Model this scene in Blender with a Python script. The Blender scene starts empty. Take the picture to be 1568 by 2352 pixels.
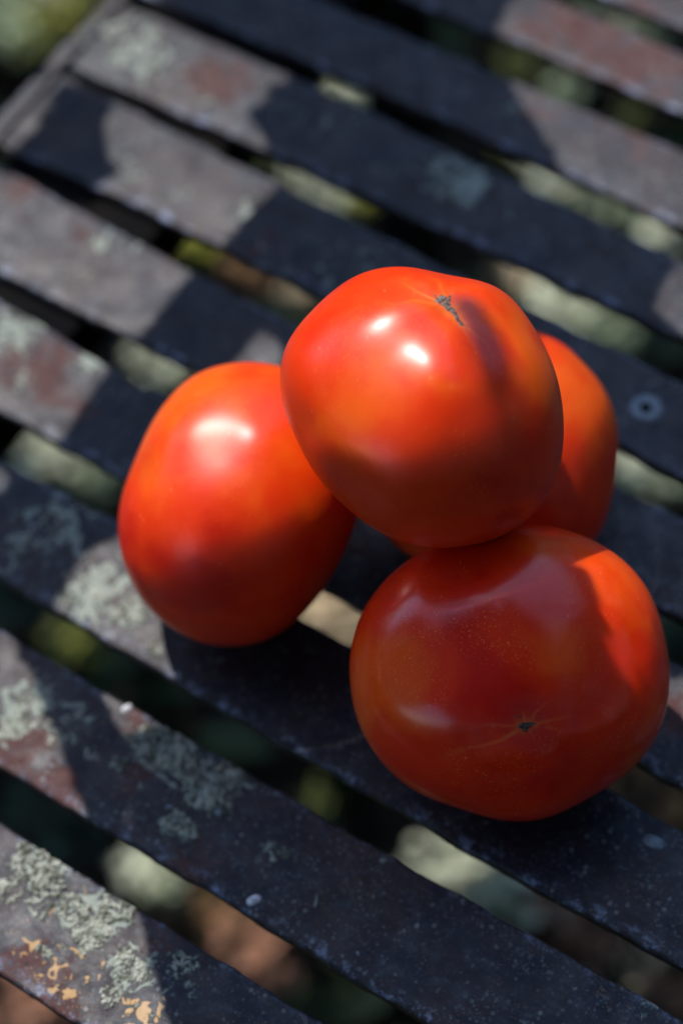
import bpy, math, random
import numpy as np
from mathutils import Matrix, Vector
rng = np.random.default_rng(7)
random.seed(7)
sc = bpy.context.scene
C = sc.collection

# ------------------------------------------------------------------ camera, sky, sun, exposure
H = 0.68                                   # camera height above the slat tops
FPX, CX, CY = 5553.0, 784.0, 1176.0        # 85 mm lens on a 24 x 36 frame, measured on a 1568 x 2352 grid
PITCH, ROLL, HEAD = 58.086, -7.969, 40.336
def cam_axes():
    p, r, h = map(math.radians, (PITCH, ROLL, HEAD))
    right = np.array([1, 0, 0.]); up = np.array([0, math.sin(p), math.cos(p)]); back = np.array([0, -math.cos(p), math.sin(p)])
    r2 = math.cos(r)*right + math.sin(r)*up; u2 = -math.sin(r)*right + math.cos(r)*up
    Z = np.array([[math.cos(h), -math.sin(h), 0], [math.sin(h), math.cos(h), 0], [0, 0, 1]])
    return (Z @ r2, Z @ u2, Z @ back)
AX, AY, AZ = cam_axes()
CAM = np.array([0, 0, H])
cd = bpy.data.cameras.new('camera'); cam = bpy.data.objects.new('camera', cd); C.objects.link(cam)
cam.matrix_world = Matrix(((AX[0], AY[0], AZ[0], 0), (AX[1], AY[1], AZ[1], 0), (AX[2], AY[2], AZ[2], H), (0, 0, 0, 1)))
cd.sensor_fit = 'VERTICAL'; cd.sensor_height = 36; cd.sensor_width = 24; cd.lens = 85
cd.clip_start = 0.02; cd.clip_end = 500
cd.dof.use_dof = True; cd.dof.focus_distance = 0.690; cd.dof.aperture_fstop = 4.2
sc.camera = cam

S = -0.36*AX + 0.90*AY + 0.55*AZ; S /= np.linalg.norm(S)          # towards the sun: behind the fruit, a little to the left
w = bpy.data.worlds.new('World'); sc.world = w; w.use_nodes = True
nt = w.node_tree; nt.nodes.clear()
sky = nt.nodes.new('ShaderNodeTexSky'); sky.sky_type = 'NISHITA'; sky.sun_disc = False; sky.ozone_density = 3.0; sky.dust_density = 0.4
sky.sun_elevation = math.asin(S[2]); sky.sun_rotation = math.atan2(S[0], S[1])
bg = nt.nodes.new('ShaderNodeBackground'); bg.inputs[1].default_value = 0.15
wo = nt.nodes.new('ShaderNodeOutputWorld')
nt.links.new(sky.outputs[0], bg.inputs[0]); nt.links.new(bg.outputs[0], wo.inputs[0])
sl = bpy.data.lights.new('sun', 'SUN'); sl.energy = 2.0; sl.angle = math.radians(0.38); sl.color = (1.0, 0.95, 0.90)
so = bpy.data.objects.new('sun', sl); C.objects.link(so)
so.rotation_euler = Vector(S).to_track_quat('Z', 'Y').to_euler(); so.location = (0, 0, 3)
sc.view_settings.view_transform = 'Standard'; sc.view_settings.look = 'None'
sc.view_settings.exposure = 1.3; sc.view_settings.gamma = 1.0; sc.view_settings.use_curve_mapping = False
sc.cycles.max_bounces = 6; sc.cycles.use_denoising = True

# ------------------------------------------------------------------ helpers
def at(x, y, z=0.0):
    d = (x-CX)/FPX*AX - (y-CY)/FPX*AY - AZ
    return CAM + d*((z-H)/d[2])
def px(P):
    q = np.atleast_2d(P) - CAM
    d = -(q @ AZ)
    return np.stack([CX + FPX*(q @ AX)/d, CY - FPX*(q @ AY)/d], 1)
def mesh(name, V, F, mat, parent=None, smooth=True, attrs=None, coll=C):
    V = np.asarray(V, float)
    me = bpy.data.meshes.new(name); me.from_pydata(V.tolist(), [], [tuple(map(int, f)) for f in F])
    me.materials.append(mat)
    if smooth: me.polygons.foreach_set('use_smooth', [True]*len(me.polygons))
    for k, v in (attrs or {}).items():
        v = np.asarray(v, float)
        if v.ndim == 1:
            a = me.attributes.new(k, 'FLOAT', 'POINT'); a.data.foreach_set('value', v)
        else:
            a = me.attributes.new(k, 'FLOAT_COLOR', 'POINT'); a.data.foreach_set('color', np.c_[v, np.ones(len(v))].ravel())
    me.update()
    o = bpy.data.objects.new(name, me); coll.objects.link(o)
    if parent is not None:
        o.parent = parent
        o.matrix_parent_inverse = parent.matrix_basis.inverted()
    return o
def thing(name, label, cat, loc, group=None):
    o = bpy.data.objects.new(name, None); C.objects.link(o); o.location = Vector(loc)
    o.empty_display_size = 0.02
    o['label'] = label; o['category'] = cat
    if group: o['group'] = group
    return o
def grid_faces(nu, nv, wrap=False):
    F = []
    for i in range(nu-1):
        for j in range(nv if wrap else nv-1):
            k = (j+1) % nv
            F.append((i*nv+j, i*nv+k, (i+1)*nv+k, (i+1)*nv+j))
    return F
def inside(poly, P):
    poly = np.asarray(poly, float); x, y = P[:, 0], P[:, 1]; r = np.zeros(len(P), bool)
    j = len(poly)-1
    for i in range(len(poly)):
        xi, yi = poly[i]; xj, yj = poly[j]
        if yi != yj:
            c = ((yi > y) != (yj > y)) & (x < (xj-xi)*(y-yi)/(yj-yi)+xi)
            r ^= c
        j = i
    return r
def seg_dist(P, a, b):
    a = np.array(a, float); b = np.array(b, float); ab = b-a
    t = np.clip(((P-a) @ ab)/(ab @ ab), 0, 1)
    return np.linalg.norm(P-a-t[:, None]*ab, axis=1), t

class NT:
    def __init__(s, name):
        s.m = bpy.data.materials.new(name); s.m.use_nodes = True; s.t = s.m.node_tree; s.t.nodes.clear()
        s.out = s.n('OutputMaterial'); s.b = s.n('BsdfPrincipled'); s.l(s.b.outputs[0], s.out.inputs[0])
    def n(s, k, **kw):
        x = s.t.nodes.new('ShaderNode'+k)
        for a, v in kw.items(): setattr(x, a, v)
        return x
    def l(s, a, b): s.t.links.new(a, b)
    def set(s, sock, v):
        if isinstance(v, (int, float)): sock.default_value = v
        elif isinstance(v, tuple): sock.default_value = v if len(v) == 4 or sock.type == 'VECTOR' else (*v, 1)
        else: s.l(v, sock)
    def coord(s, scale=(1, 1, 1), loc=(0, 0, 0), rot=(0, 0, 0)):
        g = s.n('NewGeometry'); m = s.n('Mapping')
        m.inputs['Scale'].default_value = scale; m.inputs['Location'].default_value = loc; m.inputs['Rotation'].default_value = rot
        s.l(g.outputs['Position'], m.inputs[0]); return m.outputs[0]
    def noise(s, v, scale, detail=4, rough=0.55, dist=0.0):
        x = s.n('TexNoise'); s.l(v, x.inputs['Vector']); x.inputs['Scale'].default_value = scale
        x.inputs['Detail'].default_value = detail; x.inputs['Roughness'].default_value = rough; x.inputs['Distortion'].default_value = dist
        return x.outputs['Fac']
    def ramp(s, f, lo, hi, a=0.0, b=1.0):
        x = s.n('MapRange'); x.interpolation_type = 'SMOOTHSTEP'; s.set(x.inputs[0], f)
        s.set(x.inputs[1], lo); s.set(x.inputs[2], hi); x.inputs[3].default_value = a; x.inputs[4].default_value = b
        return x.outputs[0]
    def mix(s, f, a, b):
        x = s.n('Mix', data_type='RGBA'); s.set(x.inputs['Factor'], f); s.set(x.inputs['A'] if False else x.inputs[6], a); s.set(x.inputs[7], b)
        return x.outputs[2]
    def math(s, op, a, b=0.0):
        x = s.n('Math', operation=op); s.set(x.inputs[0], a); s.set(x.inputs[1], b); return x.outputs[0]
    def attr(s, k):
        x = s.n('Attribute'); x.attribute_name = k; return x
    def bump(s, h, strength, dist, nrm=None):
        x = s.n('Bump'); s.set(x.inputs['Height'], h); x.inputs['Strength'].default_value = strength; x.inputs['Distance'].default_value = dist
        if nrm is not None: s.l(nrm, x.inputs['Normal'])
        return x.outputs[0]
    def p(s, **kw):
        for k, v in kw.items(): s.set(s.b.inputs[k.replace('_', ' ')], v)

# ------------------------------------------------------------------ materials
def slat_material():
    m = NT('weathered_dark_paint'); v = m.coord()
    base = m.mix(m.ramp(m.noise(v, 34, 7, .7), .38, .60), (.0015, .005, .016), (.015, .008, .010))
    base = m.mix(m.ramp(m.noise(v, 190, 6, .75), .48, .66), base, (.024, .030, .040))
    sun_pale = m.attr('dust').outputs['Fac']  # dusty paling painted into the colour of the sunlit patches
    base = m.mix(m.math('MULTIPLY', sun_pale, m.ramp(m.noise(v, 75, 7, .68), .36, .66, .0, 1)), base, m.mix(m.ramp(m.noise(v, 28, 3), .4, .6), (.028, .029, .039), (.062, .040, .035)))
    # rust and red primer
    rw = m.attr('rust').outputs['Fac']
    rn = m.noise(m.coord(loc=(3, 1, 2)), 85, 8, .74)
    rthr = m.math('SUBTRACT', .64, m.math('MULTIPLY', rw, .30))
    rm = m.ramp(rn, rthr, m.math('ADD', rthr, .13))
    base = m.mix(m.math('MULTIPLY', rm, .8), base, m.mix(m.noise(v, 300, 3), (.060, .018, .015), (.115, .050, .042)))
    # fine speckle of grit, rust points and paint flecks
    for sc_, col, off, thr in ((620, (.13, .15, .17), 0, .60), (900, (.12, .045, .03), 4, .55), (420, (.24, .26, .24), 9, .66), (1100, (.26, .17, .09), 13, .66), (330, (.004, .005, .008), 21, .50)):
        vo = m.n('TexVoronoi'); m.l(m.coord(loc=(off*.1, off*.07, 0)), vo.inputs['Vector']); vo.inputs['Scale'].default_value = sc_
        rs_ = m.n('SeparateColor'); m.l(vo.outputs['Color'], rs_.inputs[0])
        dm = m.math('MULTIPLY', m.ramp(vo.outputs['Distance'], .38, .22), m.math('GREATER_THAN', rs_.outputs[0], .60))
        dm = m.math('MULTIPLY', dm, m.ramp(m.noise(m.coord(loc=(off, 0, 3)), 60, 4, .6), thr-.20, thr-.05))
        base = m.mix(m.math('MULTIPLY', dm, .48), base, col)
    # lichen
    lw = m.attr('lichen').outputs['Fac']
    ln = m.noise(m.coord(loc=(7, 4, 0)), 140, 7, .72, .8)
    lthr = m.math('SUBTRACT', .665, m.math('MULTIPLY', lw, .25))
    lm = m.ramp(ln, lthr, m.math('ADD', lthr, .06))
    base = m.mix(lm, base, m.mix(m.noise(v, 500, 3), (.12, .15, .13), (.40, .43, .36)))
    # ochre flakes
    ow = m.attr('ochre').outputs['Fac']
    on = m.noise(m.coord(loc=(1, 9, 5)), 240, 3, .5, 1.2)
    othr = m.math('SUBTRACT', .95, m.math('MULTIPLY', ow, .42))
    om = m.ramp(on, othr, m.math('ADD', othr, .02))
    base = m.mix(om, base, (.40, .24, .10))
    # pale worn edge, its bluish glint painted into the colour
    ew = m.attr('edge').outputs['Fac']
    em = m.math('MULTIPLY', ew, m.ramp(m.noise(v, 110, 7, .78), .50, .62))
    base = m.mix(em, base, (.18, .21, .30))
    rough = m.ramp(m.noise(v, 90, 6, .7), .3, .7, .34, .62)
    cov = m.math('MAXIMUM', lm, m.math('MULTIPLY', rm, .8))
    rough = m.math('ADD', rough, m.math('MULTIPLY', cov, .35))
    h = m.math('ADD', m.math('MULTIPLY', m.noise(v, 260, 7, .72), .7), m.math('MULTIPLY', lm, m.noise(v, 900, 3)))
    h = m.math('ADD', h, m.math('MULTIPLY', om, .25))
    n = m.bump(h, .55, .0009)
    n = m.bump(m.noise(v, 18, 3), .35, .004, n)
    m.p(Base_Color=base, Roughness=rough, Normal=n, Specular_IOR_Level=.36)
    return m.m
def tomato_material(name, red, mid, orange, seed, bias=0.0, specks=1.0, coat=.62, cr=.33):
    m = NT(name); v = m.coord(loc=(seed, seed*2.3, 0))
    n1 = m.noise(v, 17, 4, .5, .6); n2 = m.noise(v, 70, 4, .55, .4)
    f = m.math('ADD', m.math('MULTIPLY', n1, .7), m.math('MULTIPLY', n2, .3))
    f = m.math('ADD', f, m.math('MULTIPLY', m.attr('ripe').outputs['Fac'], -.12))
    col = m.mix(m.ramp(f, .34-bias, .50-bias), red, mid)
    col = m.mix(m.ramp(f, .50-bias, .68-bias), col, orange)
    sp = m.noise(m.coord(loc=(seed, 0, 1)), 1500, 2, .6)
    clus = m.ramp(m.noise(v, 38, 3), .42, .62)
    spm = m.math('MULTIPLY', m.math('MULTIPLY', m.ramp(sp, .60, .68), clus), specks)
    col = m.mix(m.math('MULTIPLY', spm, .38), col, (.90, .28, .04))
    vo = m.n('TexVoronoi'); m.l(v, vo.inputs['Vector']); vo.inputs['Scale'].default_value = 230
    dots = m.math('MULTIPLY', m.math('LESS_THAN', vo.outputs['Distance'], .10), m.math('GREATER_THAN', m.noise(v, 120, 1), .56))
    col = m.mix(m.math('MULTIPLY', dots, .22), col, (.95, .45, .16))
    col = m.mix(m.math('MULTIPLY', m.attr('streak').outputs['Fac'], .72), col, (.90, .30, .04))
    n = m.bump(m.noise(v, 1300, 3, .7), .35, .00016)
    n = m.bump(m.noise(v, 48, 3), .36, .0018, n)
    n = m.bump(m.noise(v, 160, 4, .6), .10, .0006, n)
    m.p(Base_Color=col, Roughness=m.ramp(m.noise(v, 60, 4), .3, .7, .36, .46), Normal=n, Specular_IOR_Level=.12,
        Subsurface_Weight=.42, Subsurface_Scale=.012, Coat_Weight=coat, Coat_Roughness=cr)
    m.b.inputs['Subsurface Radius'].default_value = (1.0, .20, .05)
    return m.m
def simple(name, c1, c2, scale, rough=.8, bump=0, bd=.001, spec=.3):
    m = NT(name); v = m.coord()
    m.p(Base_Color=m.mix(m.ramp(m.noise(v, scale, 5, .65), .35, .65), c1, c2), Roughness=rough, Specular_IOR_Level=spec)
    if bump: m.p(Normal=m.bump(m.noise(v, scale*2, 5, .7), bump, bd))
    return m.m
def leaf_material(name):
    m = NT(name); v = m.coord()
    a = m.attr('tint').outputs['Color']
    c = m.mix(m.ramp(m.noise(v, 90, 3), .4, .7, 0, .35), a, (.02, .02, .01))
    m.p(Base_Color=c, Roughness=.55, Specular_IOR_Level=.3)
    t = m.n('BsdfTranslucent'); m.l(c, t.inputs[0]); x = m.n('MixShader'); x.inputs[0].default_value = .35
    m.l(m.b.outputs[0], x.inputs[1]); m.l(t.outputs[0], x.inputs[2]); m.l(x.outputs[0], m.out.inputs[0])
    return m.m
M_slat = slat_material()
RED, MID, ORG = (.58, .010, .001), (.76, .038, .002), (.82, .100, .004)
M_cork = simple('corky_scar', (.05, .04, .035), (.30, .26, .22), 900, .9, .8, .0006)
M_cork_dark = simple('dark_corky_scar', (.02, .015, .012), (.16, .12, .10), 1100, .9, .8, .0006)
M_lichen = simple('grey_green_lichen', (.10, .11, .08), (.45, .46, .38), 230, .95, .5, .0004, .1)
M_drop = simple('chalky_white', (.45, .45, .46), (.75, .76, .78), 700, .8, .4, .0003)
M_bolt = simple('dull_painted_bolt', (.10, .13, .16), (.24, .28, .31), 400, .45, .3, .0003, .5)
M_frame = simple('black_iron_frame', (.003, .003, .004), (.008, .007, .006), 60, .9, 0, .001, .08)
M_soil = simple('dark_garden_soil', (.010, .009, .006), (.045, .034, .022), 35, .95, .8, .02, .1)
M_leaf = leaf_material('leaf_tints')
M_bark = simple('twig_bark', (.06, .04, .025), (.14, .10, .07), 80, .9, .5, .002)

# ------------------------------------------------------------------ setting: ground
def ground():
    n = 60; g = np.concatenate([np.linspace(-40, -3, 8), np.linspace(-2.8, 2.8, n), np.linspace(3, 40, 8)])
    X, Y = np.meshgrid(g, g, indexing='ij')
    Z = -0.460 + 0.012*np.sin(X*9+1)*np.cos(Y*7) + 0.01*np.sin(X*23+Y*17)
    o = mesh('ground', np.stack([X, Y, Z], -1).reshape(-1, 3), grid_faces(len(g), len(g)), M_soil)
    o['kind'] = 'structure'
ground()

# ------------------------------------------------------------------ slatted bench
EDGES = {
 0: ([(954-330, -330), (1150, -98), (1399, 0), (1568, 65)], None),
}
UP = {1: [(1294, 10), (1568, 120)], 2: [(959, 95), (1144, 165), (1568, 345)],
      3: [(345, 25), (650, 165), (784, 245), (924, 295), (1094, 350), (1209, 410), (1309, 480), (1568, 607)],
      4: [(175, 185), (510, 350), (784, 500), (1200, 690), (1568, 880)],
      5: [(0, 385), (325, 545), (440, 620), (660, 740), (1419, 1119), (1568, 1184)],
      6: [(0, 690), (165, 784), (280, 864), (385, 914)],
      7: [(0, 1064), (150, 1129), (275, 1184), (810, 1490), (1404, 1817), (1568, 1907)],
      8: [(0, 1445), (220, 1567), (450, 1712), (675, 1832), (784, 1895), (984, 2002), (1184, 2132), (1384, 2242), (1568, 2337)],
      9: [(0, 1892), (305, 2072), (600, 2262), (740, 2351)]}
LO = {0: [(1399, 0), (1568, 65)], 1: [(954, 5), (1184, 95), (1568, 260)],
      2: [(420, 20), (784, 180), (934, 240), (1094, 310), (1284, 380), (1568, 530)],
      3: [(175, 150), (500, 310), (784, 425), (1034, 530), (1234, 620), (1568, 785)],
      4: [(0, 330), (320, 480), (505, 560), (750, 685), (1419, 1019), (1568, 1104)],
      5: [(0, 625), (315, 784), (460, 850), (1504, 1384), (1568, 1429)],
      6: [(0, 944), (285, 1099), (784, 1374), (1494, 1757), (1568, 1812)],
      7: [(0, 1329), (165, 1429), (370, 1534), (784, 1782), (1034, 1937), (1284, 2072), (1568, 2215)],
      8: [(0, 1757), (225, 1892), (450, 2027), (784, 2230), (984, 2351)],
      9: [(0, 2237), (175, 2351)]}
XL, XR = -0.695*H, 0.12          # slats run from the end strip to beyond the frame
def edge_fn(pts, deg=2):
    P = np.array([at(*q)[:2] for q in pts])
    x0, x1 = P[:, 0].min(), P[:, 0].max()
    d = 0 if len(P) <= 2 else (1 if len(P) <= 4 else deg)
    co = np.polyfit(P[:, 0], P[:, 1], d)
    return lambda x: np.polyval(co, np.clip(x, x0-.02, x1+.02))
# weathering and painted sunlit paling in patches: (kind, x, y, radius, strength) measured on the slats
WEAR_SUN = [('lichen', 330, 120, 130, .9), ('lichen', 250, 60, 90, .7), ('lichen', 480, 240, 70, .4), ('lichen', 680, 270, 60, .5), ('lichen', 800, 290, 60, .5),
 ('lichen', 1060, 420, 90, 1), ('lichen', 980, 380, 60, .8), ('lichen', 1180, 500, 60, .6), ('lichen', 750, 300, 50, .7), ('lichen', 640, 60, 70, .7), ('lichen', 560, 480, 50, .6), ('lichen', 300, 370, 90, .5), ('lichen', 400, 440, 60, .5), ('lichen', 270, 560, 80, .7), ('lichen', 170, 630, 60, .7), ('lichen', 40, 570, 60, .5),
 ('lichen', 40, 760, 90, 1), ('lichen', 210, 830, 60, .9), ('lichen', 60, 870, 60, .6), ('lichen', 130, 1200, 120, .8), ('lichen', 40, 1250, 90, .7), ('lichen', 230, 1350, 110, 1),
 ('lichen', 290, 1400, 80, .9), ('lichen', 60, 1620, 100, .9), ('lichen', 160, 1650, 90, .6), ('lichen', 380, 1720, 90, 1), ('lichen', 460, 1800, 90, .9), ('lichen', 540, 1790, 60, .8),
 ('lichen', 400, 1890, 60, .8), ('lichen', 640, 1960, 50, .6), ('lichen', 690, 2060, 40, .4), ('lichen', 90, 1990, 90, 1), ('lichen', 210, 2110, 100, 1), ('lichen', 300, 2230, 90, .8),
 ('lichen', 430, 2220, 50, .6), ('lichen', 1390, 400, 70, .4), ('lichen', 1550, 440, 60, .5), ('lichen', 1180, 250, 80, .4), ('lichen', 600, 30, 80, .4), ('lichen', 870, 130, 90, .3),
 ('lichen', 1520, 2300, 70, .7), ('lichen', 880, 1960, 80, .3), ('lichen', 830, 600, 90, .5), ('lichen', 740, 640, 50, .6), ('lichen', 610, 600, 60, .4),
 ('rust', 500, 180, 110, .9), ('rust', 210, 210, 60, .5), ('rust', 60, 430, 90, .8), ('rust', 180, 530, 70, .6), ('rust', 90, 840, 120, .9), ('rust', 130, 900, 100, .8),
 ('rust', 620, 560, 90, .6), ('rust', 700, 90, 100, .4), ('rust', 1100, 150, 100, .5), ('rust', 1250, 250, 90, .6), ('rust', 1440, 330, 90, .5), ('rust', 1450, 120, 200, 1.0), ('rust', 1300, 60, 120, .9),
 ('rust', 30, 1700, 110, 1), ('rust', 130, 1800, 80, 1), ('rust', 320, 1770, 60, .9), ('rust', 320, 1640, 60, .8), ('rust', 470, 1960, 60, .7), ('rust', 400, 1990, 60, .8), ('rust', 60, 2240, 110, .9),
 ('rust', 120, 2320, 80, .9), ('rust', 340, 2180, 70, .6), ('rust', 860, 1990, 90, .5), ('rust', 240, 1330, 60, .6), ('rust', 1540, 1620, 80, .9), ('rust', 850, 1230, 80, .6), ('rust', 1240, 90, 120, .5),
 ('ochre', 50, 2180, 90, .9), ('ochre', 150, 2240, 100, 1), ('ochre', 100, 2110, 70, .8), ('ochre', 330, 2330, 90, 1), ('ochre', 180, 2040, 50, .8), ('ochre', 450, 2250, 60, .8), ('ochre', 530, 2280, 40, .8),
 ('ochre', 780, 1660, 50, .75), ('ochre', 740, 1620, 50, .6), ('ochre', 860, 1790, 40, .8), ('ochre', 1010, 1980, 40, .6), ('ochre', 1250, 2000, 60, .5), ('ochre', 40, 1980, 60, .6),
 ('dust', 60, 560, 220, .8), ('dust', 300, 640, 160, .8), ('dust', 430, 470, 150, .8), ('dust', 330, 130, 200, .7), ('dust', 100, 860, 170, .6), ('dust', 290, 1410, 110, .7),
 ('dust', 50, 1650, 170, .8), ('dust', 850, 1240, 70, .9), ('dust', 1540, 1640, 80, .8), ('dust', 1350, 110, 260, .8), ('dust', 1480, 300, 160, .5), ('dust', 100, 2050, 230, .25), ('dust', 1420, 420, 120, .3), ('dust', 600, 800, 90, .8), ('dust', 700, 720, 60, .8)]
WP = [(k, at(x, y)[:2], r*0.82/FPX, s) for k, x, y, r, s in WEAR_SUN]
def wear_sun(V, T):
    out = {}
    for k in ('lichen', 'rust', 'ochre', 'dust'):
        a = np.zeros(len(V))
        for kk, c, r, s in WP:
            if kk == k: a = np.maximum(a, s*np.exp(-(((V[:, :2]-c)**2).sum(1)/r**2)**1.3))
        out[k] = a
    out['edge'] = T
    return out
bench = thing('slatted_bench', 'weathered dark blue-black metal bench of flat slats spotted with lichen, carrying the four tomatoes', 'bench', (-0.2, 0.35, -0.43))
TH = 0.0045
yl = {}; yu = {}
for k in range(10):
    yl[k] = edge_fn(LO[k])
    yu[k] = edge_fn(UP[k]) if k in UP else None
yu[0] = lambda x: yl[0](x) + .0365
w6 = yl[6]; u6 = edge_fn(UP[6]); yu[6] = lambda x: np.where(x < -.36, u6(x), w6(x) + .0362)
y10u = lambda x: yl[9](x) - .0150
SL = {k: (yl[k], yu[k]) for k in range(10)}
SL[-1] = (lambda x: yl[0](x)+.0515, lambda x: yl[0](x)+.0885)
slat_objs = {}
for k in sorted(SL):
    lo, up = SL[k]
    nx = 360; xs = np.linspace(XL, XR, nx)
    ylo = lo(xs) + .0002*np.sin(xs*61+k*2) + .00025*np.sin(xs*190+k)
    yup = up(xs) + .0002*np.sin(xs*53+k*5) + .00025*np.sin(xs*211+k*3)
    nick = np.convolve(rng.normal(size=nx+8), np.ones(4)/4, 'same')[4:-4]*.00028
    nick2 = np.convolve(rng.normal(size=nx+8), np.ones(4)/4, 'same')[4:-4]*.00028
    ylo = ylo+nick; yup = yup+nick2
    b = .0011
    # profile from lower underside, round the near edge, over the top and round the far edge
    prof = [(0, -TH+.0006, 0, 0, 0), (0, -b, 0, 0, .3)]
    for a in (25, 50, 75): prof.append((0, -b+b*math.sin(math.radians(a)), b*(1-math.cos(math.radians(a))), 0, .9))
    for t in np.linspace(0, 1, 19)[0:]:
        prof.append((t, 0, b*(1-2*t), 0, 1.0 if t < .01 else (.55 if t < .06 or t > .97 else 0)))
    for a in (75, 50, 25): prof.append((1, -b+b*math.sin(math.radians(a)), -b*(1-math.cos(math.radians(a))), 0, .4))
    prof += [(1, -b, 0, 0, .1), (1, -TH+.0006, 0, 0, 0), (.98, -TH, 0, 0, 0), (.02, -TH, 0, 0, 0)]
    V = []; T = []
    for i, x in enumerate(xs):
        for (t, z, dy, _, e) in prof:
            top = 0.00025*math.sin(x*37+k)+.00035*math.sin(math.pi*min(max(t, 0), 1))
            V.append((x, ylo[i]+(yup[i]-ylo[i])*t+dy, z+(top if z > -b*.99 else 0)-.0003)); T.append(e)
    V = np.array(V); np_ = len(prof)
    F = grid_faces(nx, np_, True) + [tuple(range(np_)), tuple((nx-1)*np_+j for j in reversed(range(np_)))]
    s = mesh('slat', V, F, M_slat, bench, True, wear_sun(V, np.array(T)))
    slat_objs[k] = s
# end strip the slats are welded to, with a rounded outer lip
def strip(name, x0, x1, y0, y1, z0, z1, mat, r, n=240, attrs=True):
    prof = [(x0, z0), (x0, z1-r)] + [(x0+r-r*math.cos(math.radians(a)), z1-r+r*math.sin(math.radians(a))) for a in (30, 60, 90)]
    prof += [(x0+(x1-x0)*t, z1) for t in (.35, .6, .85)] + [(x1-r+r*math.sin(math.radians(a)), z1-r+r*math.cos(math.radians(a))) for a in (0, 45, 90)] + [(x1, z0)]
    ys = np.linspace(y0, y1, n); V = []; T = []
    for y in ys:
        for j, (x, z) in enumerate(prof):
            V.append((x+.0005*math.sin(y*40)+.0002*math.sin(y*170), y, z)); T.append(.9 if 1 <= j <= 4 else 0)
    V = np.array(V); m_ = len(prof)
    return mesh(name, V, [f for f in grid_faces(n, m_, True)]+[tuple(range(m_)), tuple((n-1)*m_+j for j in reversed(range(m_)))], mat, bench, True, wear_sun(V, np.array(T)) if attrs else None)
strip('end_strip', -0.7065*H, XL-.0002, yl[9](-.3)-.03, yl[0](-.3)+.12, -TH, .0001, M_slat, .0014)
strip('under_bar', -0.688*H, -0.587*H, yl[9](-.3)-.03, yl[0](-.3)+.12, -.0250, -TH-.0004, M_frame, .0010, 60, False)
strip('under_bar', .02, .08, yl[9](-.3)-.03, yl[0](-.3)+.12, -.0250, -TH-.0004, M_frame, .0010, 60, False)
def leg(x, y):
    V = []; F = []
    for z in (-.0255, -.46):
        for dx, dy in ((-.012, -.012), (.012, -.012), (.012, .012), (-.012, .012)): V.append((x+dx*(1 if z > -.1 else .8), y+dy*(1 if z > -.1 else .8), z))
    F = [(0, 1, 5, 4), (1, 2, 6, 5), (2, 3, 7, 6), (3, 0, 4, 7), (0, 3, 2, 1), (4, 5, 6, 7)]
    mesh('leg', V, F, M_frame, bench, False)
for x in (-.44, .05):
    for y in (.13, .60): leg(x, y)

# bolt head on the slat right of the fruit, and a few chalky droplets
def lathe(c, prof, n=28):
    V = []; 
    for r, z in prof:
        for j in range(n):
            a = 2*math.pi*j/n; V.append((c[0]+r*math.cos(a), c[1]+r*math.sin(a), c[2]+z))
    return V, grid_faces(len(prof), n, True) + [tuple(range(n)), tuple((len(prof)-1)*n+j for j in range(n))]
p = at(1482, 940)
V, F = lathe(p, [(.0058, -.0006), (.0056, .0004), (.0048, .0011), (.0030, .0012), (.0016, .0009), (.0011, .0003), (.0006, .0002)])
mesh('bolt_head', V, F, M_bolt, slat_objs[5])
V, F = lathe(p, [(.0021, .0006), (.0019, .0014), (.0004, .0014)])
mesh('bolt_recess', V, F, M_frame, slat_objs[5])  # black disc on top stands in for the shaded hollow
def dome(c, r, h, n=7):
    V = [(c[0], c[1], c[2]+h)]
    ph = random.random()*6
    for k, (q, z) in enumerate(((.6, .75), (1, 0))):
        for j in range(n):
            a = 2*math.pi*j/n+ph; rr = r*q*(1+.25*math.sin(a*2+ph*3)); V.append((c[0]+rr*math.cos(a), c[1]+rr*math.sin(a), c[2]+h*z-(.0002 if z == 0 else 0)))
    F = [(0, 1+j, 1+(j+1) % n) for j in range(n)] + [(1+j, 1+n+j, 1+n+(j+1) % n, 1+(j+1) % n) for j in range(n)]
    return V, F
for x, y, r, k in ((583, 2066, 14, 8), (822, 2190, 6, 8), (291, 1626, 11, 8), (1500, 1934, 22, 7), (412, 1550, 9, 7), (388, 1852, 6, 8), (503, 1866, 9, 8)):
    V, F = dome(at(x, y), r*.75/FPX, r*.35/FPX, 12)
    o = mesh('white_droplet', V, F, M_drop if k == 8 and r > 10 else M_bolt, slat_objs[k])

# crusty lichen in relief on the two nearest slats (rings and lobes)
LICH = {8: [(370, 1705, 62, 170), (420, 1760, 38, 90), (345, 1740, 30, 60), (460, 1830, 34, 60), (440, 1790, 24, 36), (520, 1790, 32, 50), (535, 1770, 22, 30), (405, 1890, 30, 44), (430, 1905, 24, 34), (275, 1750, 20, 20), (70, 1640, 44, 70), (40, 1670, 36, 50), (130, 1700, 22, 26), (90, 1590, 30, 34), (500, 1850, 30, 34), (640, 1960, 20, 22), (300, 1690, 14, 10), (165, 1660, 20, 14), (210, 1730, 18, 14)],
        9: [(80, 1980, 52, 130), (110, 2030, 36, 80), (90, 2085, 26, 34), (20, 2050, 30, 40), (170, 2090, 34, 60), (205, 2140, 44, 110), (265, 2085, 42, 90), (300, 2225, 36, 70), (255, 2290, 26, 34), (190, 2150, 20, 24), (418, 2215, 30, 44), (100, 2190, 18, 16), (285, 2190, 16, 14)],
        7: [(235, 1345, 44, 60), (300, 1400, 38, 50), (150, 1370, 22, 22), (60, 1250, 30, 20), (120, 1200, 30, 22), (355, 1490, 20, 18)]}
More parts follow.
